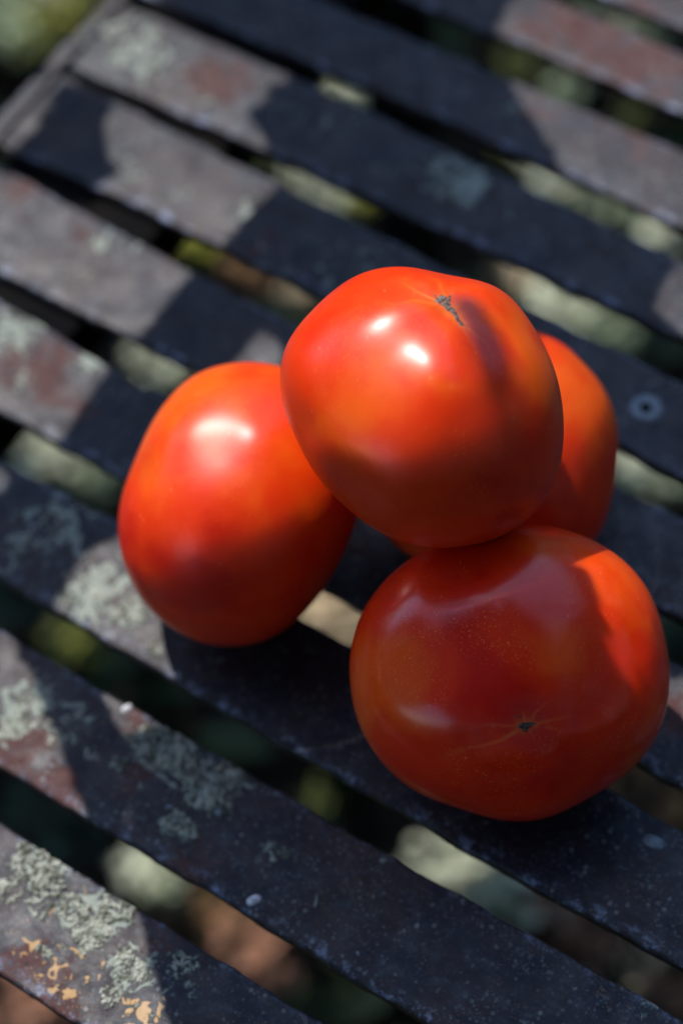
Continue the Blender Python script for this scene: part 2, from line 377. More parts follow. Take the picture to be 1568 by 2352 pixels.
for k, L in LICH.items():
    VV = []; FF = []
    for (x, y, r, n) in L:
        c = at(x, y)[:2]; R = r*.80/FPX
        ph = random.random()*6
        for i in range(int(n*1.35)):
            a = random.random()*2*math.pi
            q = random.random()**.5
            if random.random() < .6: q = .62+.4*random.random()
            rr = R*q*(1+.22*math.sin(3*a+ph)+.12*math.sin(7*a+2*ph))
            X = c[0]+rr*math.cos(a); Y = c[1]+rr*math.sin(a)*.85
            if not (SL[k][0](X)+.001 < Y < SL[k][1](X)-.0008): continue
            s = random.uniform(.00030, .00095)
            V, F = dome((X, Y, .0), s, s*random.uniform(.5, 1.2), 6)
            o = len(VV); VV += V; FF += [tuple(o+j for j in f) for f in F]
    l = mesh('lichen', VV, FF, M_lichen, slat_objs[k]); l['kind'] = 'stuff'

# ------------------------------------------------------------------ tomatoes
class Shape:
    """closed fruit: outline measured in the picture plane, real thickness along the line of sight"""
    def __init__(s, contour, centre, depth, harm=14, scar=None, ribs=(), dents=(), rim=1.5):
        s.c = np.array(centre, float); s.depth = depth; s.scar = scar; s.ribs = ribs; s.dents = dents; s.rim = rim
        P = np.array(contour, float)-s.c
        a = np.arctan2(-P[:, 1], P[:, 0]); r = np.hypot(P[:, 0], P[:, 1]); o = np.argsort(a); a, r = a[o], r[o]
        A = np.linspace(-math.pi, math.pi, 720, endpoint=False)
        R = np.interp(A, np.r_[a[-1]-2*math.pi, a, a[0]+2*math.pi], np.r_[r[-1], r, r[0]])
        f = np.fft.rfft(R); k = np.arange(len(f)); f *= np.exp(-(k/harm)**4); R = np.fft.irfft(f, 720)
        s.A, s.R, s.Rm = np.r_[A, math.pi], np.r_[R, R[0]], R.mean()
    def rad(s, al, sb):
        R = np.interp(al, s.A, s.R); return s.Rm+(R-s.Rm)*np.clip(sb, 0, 1)**s.rim
    def unit(s, x, y):
        d = (np.array([x, y])-s.c)*[1, -1]; al = math.atan2(d[1], d[0]); q = min(np.hypot(*d)/np.interp(al, s.A, s.R), .999)
        return np.array([q*math.cos(al), q*math.sin(al), math.sqrt(1-q*q)])
    def factor(s, n):
        f = np.ones(len(n))
        if s.scar is not None:
            ax, dep, wid = s.scar; ax = ax/np.linalg.norm(ax)
            th = np.arccos(np.clip(n @ ax, -1, 1)); f -= dep*np.exp(-(th/wid)**2)
            e = np.cross(ax, [0, 1, 0.3]); e /= np.linalg.norm(e); g = np.cross(ax, e); ph = np.arctan2(n @ g, n @ e)
            for (k, amp, p0, peak, spread) in s.ribs: f += amp*np.cos(k*ph+p0)*np.exp(-((th-peak)/spread)**2)*np.clip(th/.25, 0, 1)
        for (x, y, amp, wid) in s.dents:
            u = s.unit(x, y); f += 1.5*amp*np.exp(-((n-u)**2).sum(1)/wid**2)
        return f
    def local(s, n):      # n unit directions -> offsets in grid px (x right, y up, z to camera)
        sb = np.hypot(n[:, 0], n[:, 1]); al = np.arctan2(n[:, 1], n[:, 0]); R = s.rad(al, sb); f = s.factor(n)
        return np.stack([R*n[:, 0], R*n[:, 1], s.depth*n[:, 2]], 1)*f[:, None]
    def place(s, dist):
        s.dist = dist; s.k = dist/FPX
        s.C = CAM + dist*((s.c[0]-CX)/FPX*AX - (s.c[1]-CY)/FPX*AY - AZ)
        s.W = (CAM-s.C)/np.linalg.norm(CAM-s.C); return s
    def world(s, L): return s.C + s.k*(L[:, :1]*AX + L[:, 1:2]*AY + L[:, 2:3]*s.W)
    def dirs(s, nb, na):
        b = np.linspace(0, math.pi, nb+2)[1:-1]; a = np.linspace(-math.pi, math.pi, na, endpoint=False)
        B, A = np.meshgrid(b, a, indexing='ij')
        n = np.stack([np.sin(B)*np.cos(A), np.sin(B)*np.sin(A), np.cos(B)], -1).reshape(-1, 3)
        return np.r_[n, [[0, 0, 1], [0, 0, -1]]]
    def at_px(s, Q):      # surface points under grid pixels
        Q = np.asarray(Q, float); d = (Q-s.c)*[1, -1]; sc_ = np.ones(len(Q))
        for _ in range(5):
            dd = d/sc_[:, None]; al = np.arctan2(dd[:, 1], dd[:, 0]); r = np.hypot(dd[:, 0], dd[:, 1]); q = r/s.rad(al, np.ones(len(r)))
            for _ in range(4): q = np.clip(r/s.rad(al, q), 0, .999)
            n = np.stack([q*np.cos(al), q*np.sin(al), np.sqrt(1-q*q)], 1)
            f = s.factor(n); persp = 1/(1-s.depth*f*n[:, 2]/FPX)
            sc_ = f*persp
        return s.world(s.local(n)), n
    def contains(s, P):
        q = (P-s.C)/s.k; B = np.array([AX, AY, s.W]).T; L = np.linalg.solve(B, q.T).T
        al = np.arctan2(L[:, 1], L[:, 0]); R = np.interp(al, s.A, s.R)
        return (np.hypot(L[:, 0], L[:, 1])/R)**2+(L[:, 2]/s.depth)**2 - 1

TOP = [(950,614),(1034,625),(1104,650),(1174,697),(1219,748),(1249,788),(1274,844),(1291,924),(1293,1009),(1279,1094),(1244,1154),(1204,1199),(1134,1237),(1064,1254),(984,1256),(934,1249),(859,1214),(784,1153),(725,1089),(693,1034),(676,994),(655,949),(647,909),(645,849),(655,799),(675,765),(710,722),(750,682),(790,651),(834,630),(890,618)]
LEFT = [(645,842),(575,831),(525,836),(450,859),(400,902),(360,954),(325,1024),(300,1084),(280,1144),(272,1209),(280,1274),(300,1334),(340,1394),(390,1439),(450,1472),(515,1484),(575,1479),(640,1456),(690,1414),(735,1364),(768,1310),(797,1250),(819,1190),(828,1120),(822,1050),(800,980),(765,920),(710,868)]
FRONT = [(994,1256),(1090,1225),(1209,1207),(1259,1209),(1319,1224),(1389,1256),(1449,1304),(1499,1374),(1524,1459),(1533,1544),(1529,1607),(1514,1662),(1494,1715),(1454,1767),(1404,1807),(1334,1842),(1264,1872),(1194,1884),(1134,1879),(1064,1857),(984,1832),(924,1800),(864,1737),(829,1677),(811,1607),(804,1545),(808,1490),(818,1440),(838,1395),(880,1338),(934,1288)]
BACK = [(1240,762),(1304,799),(1344,839),(1384,889),(1409,944),(1418,1004),(1413,1084),(1398,1164),(1376,1230),(1325,1278),(1240,1308),(1130,1316),(1020,1305),(940,1276),(880,1226),(850,1150),(840,1060),(855,970),(895,880),(960,810),(1050,765),(1150,748)]
def u(c, R, x, y):
    a, b = (x-c[0])/R, -(y-c[1])/R; return np.array([a, b, math.sqrt(max(1-a*a-b*b, .02))])
sT = Shape(TOP, (968, 935), 315, scar=(u((968, 935), 320, 1035, 712), .055, .20),
           ribs=[(5, .018, .6, .75, .5), (3, .012, 2.0, .9, .6)], dents=[(1085, 800, -.030, .22), (1010, 860, .018, .25), (820, 1110, -.02, .30), (700, 980, -.02, .25), (1200, 1010, -.012, .25), (940, 700, .010, .2)])
sL = Shape(LEFT, (550, 1158), 300, scar=(u((550, 1158), 300, 560, 905), .0, .2), dents=[(500, 1030, -.022, .28), (420, 1000, .018, .22), (600, 1000, .020, .2), (440, 1250, .012, .25), (560, 1320, -.015, .3), (330, 1090, -.02, .2)])
sF = Shape(FRONT, (1169, 1548), 300, scar=(u((1169, 1548), 350, 1208, 1667), .022, .16),
           ribs=[(6, .010, 1.0, .8, .5), (4, .010, .3, 1.1, .5)], dents=[(1100, 1480, -.022, .25), (960, 1400, .016, .22), (1150, 1390, .014, .25), (1270, 1530, .012, .25), (1040, 1340, -.02, .15), (1350, 1500, -.018, .25), (960, 1560, -.012, .2)])
sR = Shape(BACK, (1129, 1040), 250)
def settle(s, z=0.0):
    s.place(1.0); P = s.world(s.local(s.dirs(60, 90)))
    # the unit fruit scales with its distance, so its lowest point meets height z at one distance only
    lo, hi = .4, 1.2
    for _ in range(40):
        m_ = (lo+hi)/2; s.place(m_); zz = s.world(s.local(s.dirs(50, 80)))[:, 2].min()
        if zz > z: lo = m_
        else: hi = m_
    return s.place((lo+hi)/2)
for s in (sL, sF, sR): settle(s, -.0004)
Tn = sT.dirs(70, 100); lo, hi = .5, .8
for _ in range(30):
    m_ = (lo+hi)/2; sT.place(m_); P = sT.world(sT.local(Tn)); mn = min(o.contains(P).min() for o in (sL, sF, sR))
    if mn > -.07: lo = m_
    else: hi = m_
sT.place(lo); P = sT.world(sT.local(Tn))
print('DIST', sL.dist, sF.dist, sR.dist, sT.dist, 'minz', P[:, 2].min(), [o.contains(P).min().round(3) for o in (sL, sF, sR)])
for a_, b_, nm in ((sL, sF, 'LF'), (sL, sR, 'LR'), (sF, sR, 'FR')): print(nm, b_.contains(a_.world(a_.local(a_.dirs(60, 90)))).min().round(3))
# radial streaks running from the scars: polylines in the grid, width, strength
STR = {'T': [([(1000, 690), (960, 672), (925, 650)], 3.0, .8), ([(1004, 698), (950, 690), (905, 700)], 3.0, .55), ([(1018, 678), (1010, 655), (1005, 640)], 3, .6), ([(1066, 748), (1100, 775), (1130, 800)], 2.2, .6), ([(1035, 680), (1042, 660)], 3, .5), ([(1000, 700), (985, 700), (960, 715)], 2.5, .4), ([(1140, 775), (1146, 800)], 2.0, .35), ([(1060, 750), (1085, 790)], 2.5, .3)],
       'F': [([(1184, 1680), (1150, 1700), (1110, 1712), (1060, 1722)], 4.5, .55), ([(1186, 1668), (1130, 1664), (1080, 1670)], 4, .3), ([(1204, 1660), (1203, 1645), (1200, 1633)], 3.5, .7), ([(1218, 1655), (1230, 1635), (1255, 1612)], 4, .5), ([(1225, 1664), (1260, 1655), (1310, 1645)], 4.5, .5), ([(1255, 1670), (1300, 1680)], 4, .25), ([(1216, 1678), (1225, 1700)], 4, .3), ([(1060, 1722), (1015, 1735)], 8, .25)]}
def build_tomato(s, key, mat, label, nb=220, na=320, redness=()):
    base = s.C.copy(); base[2] = s.world(s.local(s.dirs(40, 60)))[:, 2].min()
    root = thing('tomato', label, 'tomato', base, 'tomatoes piled on the bench')
    n = s.dirs(nb, na); V = s.world(s.local(n)); F = [tuple(reversed(f)) for f in grid_faces(nb, na, True)]
    F = grid_faces(nb, na, True); N = nb*na
    F += [(N, (j+1) % na, j) for j in range(na)] + [(N+1, (nb-1)*na+j, (nb-1)*na+(j+1) % na) for j in range(na)]
    Q = px(V); st = np.zeros(len(V)); front = n[:, 2] > -.02
    for poly, wd, am in STR.get(key, []):
        L = len(poly)-1
        for i in range(L):
            d, t = seg_dist(Q, poly[i], poly[i+1]); g = (i+t)/L
            st = np.maximum(st, am*(1-.75*g)*np.exp(-(d/(wd*(1-.4*g)))**2)*front)
    if key in HALO:
        for (x, y, r, am) in HALO[key]:
            st = np.maximum(st, am*np.exp(-((Q[:, 0]-x)**2+(Q[:, 1]-y)**2)/r**2)*front)
    rp = np.zeros(len(V))
    for (x, y, r, am) in redness: rp += am*np.exp(-((Q[:, 0]-x)**2+(Q[:, 1]-y)**2)/r**2)*front
    me = mesh('skin', V, F, mat, root, True, {'streak': st, 'ripe': rp})
    return root
HALO = {'T': [(1018, 690, 17, .6), (1035, 712, 17, .6), (1050, 728, 14, .6), (1063, 742, 11, .6)], 'F': [(1196, 1668, 17, .5), (1212, 1664, 15, .5), (1228, 1664, 9, .5)]}
# spots of colour: positive is redder, negative = more orange
tT = build_tomato(sT, 'T', tomato_material('skin_red_orange', RED, MID, ORG, 1.3, .01, 1.0, .66, .31), 'topmost tomato of the pile, orange-red with a torn grey stem scar near its top', 300, 420,
    redness=[(1180, 900, 110, .4), (1110, 800, 70, .8), (740, 850, 110, -.6), (1000, 900, 110, -.3), (1130, 1180, 100, .2), (860, 1180, 110, -.5), (1200, 750, 70, -1), (1100, 1080, 150, .2), (1250, 850, 50, -.8)])
tL = build_tomato(sL, 'L', tomato_material('skin_soft_orange_red', RED, MID, ORG, 4.1, .0, .6, .58, .34), 'tall smooth tomato on the left of the pile, no scar showing, blurred orange shoulders', 180, 260,
    redness=[(450, 900, 130, -.9), (480, 1250, 160, .35), (320, 1100, 60, -.9), (700, 1150, 100, .3), (550, 1430, 100, -.4), (540, 1100, 60, -.5)])
tF = build_tomato(sF, 'F', tomato_material('skin_deep_red', (.64, .007, .001), (.80, .026, .001), (.88, .080, .002), 8.7, .0, 1.3, .75, .20), 'broad flattened tomato lowest and nearest, deep red with a tiny dark star-shaped scar', 300, 420,
    redness=[(1000, 1300, 120, .6), (900, 1530, 110, -1.5), (1270, 1510, 90, -1.5), (830, 1620, 80, -.8), (1450, 1380, 110, -.6), (1130, 1600, 110, 1.2), (1250, 1800, 170, .7), (1050, 1450, 80, .5), (1000, 1760, 100, .2)])
tR = build_tomato(sR, 'R', tomato_material('skin_bright_orange_red', RED, MID, ORG, 12.2, .03, .3), 'tomato at the back right, mostly hidden behind the topmost one, bright orange upper edge', 160, 220,
    redness=[(1320, 900, 120, -.8), (1340, 1100, 100, .4)])

def scar(s, root, poly, mat, name, bump):
    poly = np.array(poly, float); x0, y0 = poly.min(0)-3; x1, y1 = poly.max(0)+3; st = 1.25
    gx = np.arange(x0, x1, st); gy = np.arange(y0, y1, st); X, Y = np.meshgrid(gx, gy, indexing='ij')
    Q = np.stack([X, Y], -1).reshape(-1, 2); ins = inside(poly, Q)
    P, n = s.at_px(Q)
    d = np.full(len(Q), 1e9)
    for i in range(len(poly)): d = np.minimum(d, seg_dist(Q, poly[i], poly[(i+1) % len(poly)])[0])
    d = np.where(ins, d, -d)
    out = (P-s.C)/np.linalg.norm(P-s.C, axis=1)[:, None]
    r = np.random.default_rng(3).normal(size=len(Q)).reshape(len(gx), len(gy))
    r = (r+np.roll(r, 1, 0)+np.roll(r, 1, 1)+np.roll(r, (1, 1), (0, 1)))/2
    crack = np.sin(X*.55+Y*.9+2*np.sin(X*.3))*.6
    h = np.clip(d/3, -1, 1)*.00018 + np.where(d > 0, (r+crack).ravel()*bump, 0)
    P = P+out*h[:, None]
    ok = (d > -2.0).reshape(len(gx), len(gy)); F = []
    ny = len(gy)
    for i in range(len(gx)-1):
        for j in range(ny-1):
            if ok[i, j] and ok[i+1, j] and ok[i, j+1] and ok[i+1, j+1]: F.append((i*ny+j, (i+1)*ny+j, (i+1)*ny+j+1, i*ny+j+1))
    used = sorted({v for f in F for v in f}); mp = {v: i for i, v in enumerate(used)}
    mesh(name, P[used], [tuple(mp[v] for v in f) for f in F], mat, root, True)
def Z(pts, ox, oy, k): return [((ox+x/k)*.57415, (oy+y/k)*.57415) for x, y in pts]
scar(sT, tT, Z([(330,320),(370,348),(420,352),(430,330),(450,352),(495,365),(500,345),(520,332),(532,350),(525,385),(530,440),(545,475),(580,505),(605,550),(630,600),(660,640),(705,680),(660,665),(620,655),(590,615),(560,560),(530,530),(500,510),(470,480),(440,465),(400,425),(365,408),(350,402),(372,385),(368,360)], 1600, 1050, 1568/600), M_cork, 'stem_scar', .00014)
scar(sF, tF, Z([(705,800),(735,768),(790,755),(840,752),(870,758),(905,768),(880,785),(850,795),(835,815),(810,830),(800,860),(765,855),(750,835),(720,820)], 1800, 2600, 1568/600), M_cork_dark, 'blossom_scar', .00012)
scar(sF, tF, Z([(690,690),(715,685),(735,695),(725,715),(705,710)], 1800, 2600, 1568/600), M_cork_dark, 'skin_fleck', .00006)

# ------------------------------------------------------------------ low plants and litter on the ground under the bench
GZ = -0.43
BLOB = [(730,170,55,'p'),(800,215,55,'p'),(860,240,40,'g'),(1180,360,40,'o'),(1250,410,40,'p'),(1300,450,50,'p'),(1390,490,50,'g'),(1480,540,40,'g'),(1530,580,45,'p'),(560,355,35,'o'),(620,385,35,'o'),
 (690,425,45,'p'),(750,455,45,'p'),(790,480,35,'p'),(835,495,26,'y'),(370,555,38,'o'),(440,590,34,'y'),(490,605,26,'y'),(550,645,30,'b'),(600,665,34,'b'),(690,710,30,'t'),(1170,640,34,'t'),(1200,670,30,'t'),
 (1240,700,45,'p'),(1300,735,50,'p'),(1360,770,40,'g'),(1420,800,36,'g'),(1440,1080,48,'p'),(1500,1110,42,'p'),(1545,1140,34,'g'),(375,860,50,'p'),(410,880,36,'p'),(20,1010,50,'p'),(90,1050,55,'p'),(150,1085,36,'p'),(220,1130,40,'g'),
 (200,1515,26,'y'),(170,1490,40,'o'),(60,1400,60,'d'),(740,1430,50,'t'),(790,1460,50,'t'),(210,1930,60,'d'),(120,1880,60,'d'),(360,2030,50,'p'),(400,2060,36,'g'),(520,2100,40,'b'),(560,2190,50,'r'),(620,2220,50,'r'),
 (1000,2000,45,'p'),(1060,2010,50,'p'),(1110,2040,40,'p'),(1200,2070,48,'p'),(1260,2085,40,'p'),(1290,2140,44,'r'),(1360,2180,50,'r'),(1480,2220,44,'t'),(1540,2270,50,'r'),(730,1860,24,'o'),(1470,1850,60,'b'),(1540,1450,50,'d'),(1390,30,40,'g'),(1480,100,34,'g'),(1430,40,40,'p'),(1200,190,36,'o'),(1300,240,40,'g'),(1450,310,34,'o'),(870,15,40,'t'),(900,30,30,'b'),
 (110,10,60,'p'),(110,65,36,'y'),(60,60,50,'g'),(200,30,50,'o'),(245,5,30,'t'),(110,110,50,'o'),(50,110,50,'g'),(20,20,40,'g'),(150,60,40,'y'),(180,70,40,'o'),(30,2340,60,'r'),(90,2352,50,'r'),(330,600,30,'o'),(10,60,50,'g')]
TI = {'p': (.66, .70, .50), 'g': (.30, .37, .22), 'o': (.15, .18, .03), 'y': (.56, .56, .05), 'b': (.30, .16, .06), 't': (.72, .56, .34), 'r': (.36, .17, .10), 'd': (.03, .07, .04)}
def leaf(c, nrm, r, asp=.6, tip=1.2, curl=.15):
    nrm = nrm/np.linalg.norm(nrm); a = np.cross(nrm, rng.normal(size=3)); a /= np.linalg.norm(a); b = np.cross(nrm, a)
    pts = [(-1, 0, 0), (-.55, .7, 1), (.1, 1, 1.2), (.65, .6, 1), (tip, 0, 0), (.65, -.6, 1), (.1, -1, 1.2), (-.55, -.7, 1), (0, 0, -.2)]
    V = [c+r*(x*a+y*asp*b+curl*z*nrm*.5) for x, y, z in pts]
    return V, [(8, i, (i+1) % 8) for i in range(8)]
def leaf_mesh(items, name, parent=None, mat=M_leaf):
    VV = []; FF = []; CC = []
    for V, F, col in items:
        o = len(VV); VV += V; FF += [(f[0]+o, f[1]+o, f[2]+o) for f in F]; CC += [col]*len(V)
    return mesh(name, VV, FF, mat, parent, False, {'tint': np.array(CC)})
items = []; lit = []
for (x, y, r, k) in BLOB:
    c = at(x, y, GZ); R = r*1.5/FPX
    for i in range(30):
        q = R*math.sqrt(rng.random()); a = rng.random()*6.28
        cc = c+np.array([q*math.cos(a)*1.3, q*math.sin(a)*1.3, .006+.014*rng.random()])
        col = np.array(TI[k])*(rng.uniform(.6, 1.35) if rng.random() < .75 else .12)
        V, F = leaf(cc, np.array([0, 0, 1])+.25*rng.normal(size=3)+.25*S, R*rng.uniform(.2, .48), .7)
        items.append((V, F, col))
    if k != 'd':
        K = 1.15*R; m_ = int(K/.0022)
        for i in range(-m_, m_+1):
            for j in range(-m_, m_+1):
                if i*i+j*j <= m_*m_: lit.append(c+np.array([i*.0022, j*.0022, .01]))
g = leaf_mesh(items, 'leaf_litter'); g['kind'] = 'stuff'; g['label'] = 'pale and yellow-green leaves lying on the ground below the bench'
items = []
for i in range(5200):
    x, y = rng.uniform(-1.9, .7), rng.uniform(-.3, 2.2)
    t = rng.random(); col = np.array((.05, .08, .03) if t < .5 else ((.09, .06, .035) if t < .8 else (.18, .21, .08)))*rng.uniform(.6, 1.3)
    V, F = leaf(np.array([x, y, GZ-.022+.018*rng.random()]), np.array([0, 0, 1.])+.5*rng.normal(size=3), rng.uniform(.012, .028), .6)
    items.append((V, F, col))
g = leaf_mesh(items, 'ground_cover'); g['kind'] = 'stuff'; g['label'] = 'dark low ground cover and fallen leaves under the bench'

# ------------------------------------------------------------------ unseen branch added overhead, its leaves laid out to dapple the bench
LITP = [[(150,170),(250,60),(330,-30),(480,60),(690,160),(570,265),(660,400),(512,560),(460,600),(320,775),(270,810),(145,1000),(90,1045),(-90,1000),(-90,380),(60,400),(200,440),(275,400),(230,320),(260,230)],
 [(90,200),(120,120),(280,-30),(350,-30),(180,160),(130,200)], [(-60,340),(-40,240),(60,170),(110,190),(120,260),(30,340)], [(-60,1050),(30,1080),(20,1130),(-60,1130)],
 [(120,1400),(195,1270),(280,1230),(340,1330),(390,1450),(375,1560),(250,1500)],
 [(-90,1480),(20,1430),(48,1490),(120,1660),(210,1900),(-90,1780)], [(215,1545),(330,1630),(358,1668),(290,1695),(250,1640)],
 [(-90,1830),(150,1940),(300,2040),(350,2200),(415,2450),(-90,2450)],
 [(1135,50),(1230,-60),(1660,-60),(1660,840),(1500,710),(1545,600),(1400,450),(1290,390),(1165,185)], [(838,1195),(880,1235),(884,1320),(850,1330),(740,1250)], [(1495,1590),(1600,1530),(1660,1820),(1500,1760)],
 [(530,840),(612,745),(652,800),(640,860),(560,870)], [(640,700),(730,670),(700,760)]]
LT = [(sT, [[(590,950),(600,800),(670,700),(780,620),(950,570),(1060,590),(1190,650),(1290,760),(1330,900),(1300,1150),(1200,1230),(1000,1260),(850,1220),(700,1080)]]),
      (sL, [[(230,1250),(250,1080),(340,900),(450,800),(560,780),(660,790),(650,940),(690,1040),(730,1110),(740,1250),(640,1400),(400,1420)]]),
      (sF, [[(1384,1235),(1480,1270),(1550,1360),(1570,1470),(1560,1540),(1520,1580),(1440,1560),(1385,1440),(1372,1340)]]),
      (sR, [[(1225,730),(1330,770),(1430,893),(1460,1000),(1430,1080),(1290,1040),(1292,930),(1260,820)]])]
def fill(poly, step):
    poly = np.array(poly, float); x0, y0 = poly.min(0); x1, y1 = poly.max(0)
    X, Y = np.meshgrid(np.arange(x0, x1, step), np.arange(y0, y1, step)); Q = np.stack([X.ravel(), Y.ravel()], 1)
    return Q[inside(poly, Q)]
def sunny(s, Q):      # the fruit's surface points under these picture points that face the sun
    P, n = s.at_px(Q); e = 3.0
    a, b = s.at_px(Q+[e, 0])[0]-P, s.at_px(Q+[0, -e])[0]-P
    N = np.cross(a, b); return P[(N @ S) > 0]
foot = []
def drop(P): P = np.atleast_2d(P); return (P - (P[:, 2:3]/S[2])*S)[:, :2]
for poly in LITP: foot += [at(*q)[:2] for q in fill(poly, 12)]
for s, polys in LT:
    for poly in polys:
        q = drop(sunny(s, fill(poly, 8))); foot += list(q)
        if s in (sT, sL) and poly is polys[0]:
            for k in (.005, .009): foot += list(q - S[:2]/np.linalg.norm(S[:2])*k)
foot += list(drop(np.array(lit)))
foot = np.array(foot)
CS = .0025; x0, x1, y0, y1 = -1.5, .25, -.1, 1.5
nx, ny = int((x1-x0)/CS), int((y1-y0)/CS)
L = np.zeros((nx, ny), bool)
ij = ((foot-[x0, y0])/CS).astype(int); ok = (ij >= 0).all(1) & (ij[:, 0] < nx) & (ij[:, 1] < ny); L[ij[ok, 0], ij[ok, 1]] = True
# on the slats in view and on the side of the near fruit nothing else is sunlit
def raster(Q):
    G = np.zeros((nx, ny), bool); ij = ((np.asarray(Q)-[x0, y0])/CS).astype(int); ok = (ij >= 0).all(1) & (ij[:, 0] < nx) & (ij[:, 1] < ny); G[ij[ok, 0], ij[ok, 1]] = True; return G
gx, gy = np.meshgrid(x0+(np.arange(nx)+.5)*CS, y0+(np.arange(ny)+.5)*CS, indexing='ij')
cells = np.stack([gx.ravel(), gy.ravel(), np.zeros(nx*ny)], 1); q = px(cells)
frame = (q[:, 0] > -90) & (q[:, 0] < 1640) & (q[:, 1] > -60) & (q[:, 1] < 2420) & (cells[:, 0] > -.49)
keep = np.zeros(len(q), bool)
for poly in LITP: keep |= inside(poly, q)
sh = np.zeros((nx, ny), bool)
for s in (sL, sF, sR, sT): sh |= raster(drop(s.world(s.local(s.dirs(200, 260)))))
L &= ~(frame & ~keep).reshape(nx, ny) | sh
tf = raster(drop(sT.world(sT.local(sT.dirs(300, 400))))) | raster(drop(sR.world(sR.local(sR.dirs(200, 260)))))
fd = raster(drop(sunny(sF, fill([(800,1300),(1000,1200),(1362,1230),(1345,1400),(1420,1560),(1540,1640),(1500,1900),(800,1900)], 4))))
spot = raster(drop(sunny(sF, fill(LT[2][1][0], 4))))
for dx, dy in ((1, 0), (-1, 0), (0, 1), (0, -1), (1, 1), (-1, -1), (-1, 1), (1, -1)): fd = fd | np.roll(fd, (dx, dy), (0, 1))
fd &= ~spot
L &= ~(fd & ~tf)
# foliage is needed only where its shade falls on the bench in view or on the ground seen through the gaps
def back(Qx, z):   # where the ray through a footprint cell meets height z
    P = cells + S*(z/S[2]); return px(P)
g_ = back(cells, GZ)
need = ((q[:, 0] > -140) & (q[:, 0] < 1700) & (q[:, 1] > -140) & (q[:, 1] < 2500)) | ((g_[:, 0] > -100) & (g_[:, 0] < 1668) & (g_[:, 1] > -100) & (g_[:, 1] < 2452))
need = need.reshape(nx, ny)
# the sunlit fruit is left clear out to a small margin; its shade edge is drawn by an added leaf-coloured strip instead
tT_ = raster(drop(sT.world(sT.local(sT.dirs(300, 400)))))
for _ in range(2):
    for dx, dy in ((1, 0), (-1, 0), (0, 1), (0, -1)): tT_ = tT_ | np.roll(tT_, (dx, dy), (0, 1))
L |= tT_ & ~(frame & ~keep).reshape(nx, ny) | raster(drop(sT.world(sT.local(sT.dirs(300, 400)))))
# distance (in cells) to the nearest sunlit cell, by growing
D = np.where(L, 0, 99); cur = L.copy()
for k in range(1, 16):
    g2 = cur.copy()
    for dx, dy in (((1, 0), (-1, 0), (0, 1), (0, -1)) if k % 2 else ((1, 0), (-1, 0), (0, 1), (0, -1), (1, 1), (1, -1), (-1, 1), (-1, -1))):
        g2 |= np.roll(cur, (dx, dy), (0, 1))
    D = np.where(g2 & ~cur, k, D); cur = g2
D = np.where(D == 99, 16, D)
items = []
for layer in range(2):
    cov = np.zeros((nx, ny), bool)
    cells = np.argwhere((D >= 2) & need); rng.shuffle(cells)
    order = np.argsort(-D[cells[:, 0], cells[:, 1]], kind='stable')
    for (i, j) in cells[order]:
        if cov[i, j]: continue
        r = max(min(D[i, j], rng.integers(8, 14))*CS*.90, .0035)
        kk = int(r*.84/CS)+1
        a, b = max(i-kk, 0), max(j-kk, 0)
        sub = np.add.outer((np.arange(a, min(i+kk+1, nx))-i)**2, (np.arange(b, min(j+kk+1, ny))-j)**2) <= (r*.84/CS)**2
        cov[a:i+kk+1, b:j+kk+1] |= sub
        h = .37+.05*layer+.03*rng.random()
        if x0+i*CS < -.57: h = .12+.05*layer+.03*rng.random()
        elif D[i, j] > 10: h = 2.2+.3*rng.random()
        f0 = np.array([x0+(i+.5)*CS, y0+(j+.5)*CS, 0])
        while True:                      # raise each shading leaf clear of the camera's view
            c = f0+S*(h/S[2]); q = px(c)[0]; dep = -((c-CAM) @ AZ)
            if dep > -.03 and (dep < .03 or (-260-r*FPX/dep < q[0] < 1828+r*FPX/dep and -330-r*FPX/dep < q[1] < 2700)): h += .02
            else: break
        V, F = leaf(c, S+.22*rng.normal(size=3), r, .92, 1.05, .2)
        items.append((V, F, np.array((.05, .10, .03))*rng.uniform(.7, 1.5)))
# one long leaf, shaped to cast the narrow shade below the topmost stem scar
ls = [(1034,700),(1062,735),(1080,790),(1100,860),(1118,930),(1132,1000),(1146,1070),(1160,1130)]
rs = [(1052,676),(1100,690),(1140,745),(1172,815),(1195,890),(1208,970),(1208,1050),(1190,1120)]
fl, fr = drop(sT.at_px(ls)[0]), drop(sT.at_px(rs)[0]); V = []
for i in range(8):
    for k, e in enumerate((fl[i], (fl[i]+fr[i])/2, fr[i])): V.append(np.array([e[0], e[1], 0])+S*((.95+.004*(k == 1)+.003*i)/S[2]))
FF = []
for i in range(7):
    for k in (0, 1): a_ = i*3+k; FF += [(a_, a_+1, a_+4), (a_, a_+4, a_+3)]
items.append((V, FF, np.array((.06, .12, .03))))
def hull(P):
    P = sorted(map(tuple, P)); 
    def half(P):
        h_ = []
        for p_ in P:
            while len(h_) > 1 and (h_[-1][0]-h_[-2][0])*(p_[1]-h_[-2][1])-(h_[-1][1]-h_[-2][1])*(p_[0]-h_[-2][0]) <= 0: h_.pop()
            h_.append(p_)
        return h_
    return np.array(half(P)[:-1]+half(P[::-1])[:-1])
fq = fill([(800,1210),(1540,1210),(1540,1900),(800,1900)], 7); fP = sF.at_px(fq)[0]
okf = np.linalg.norm((fq-sF.c)/[364, 337], axis=1) < .96; fq = fq[okf]; ff_ = drop(fP[okf])
def dark_at(e):
    c = ((e-[x0, y0])/CS).astype(int); return 0 <= c[0] < nx and 0 <= c[1] < ny and not L[c[0], c[1]]
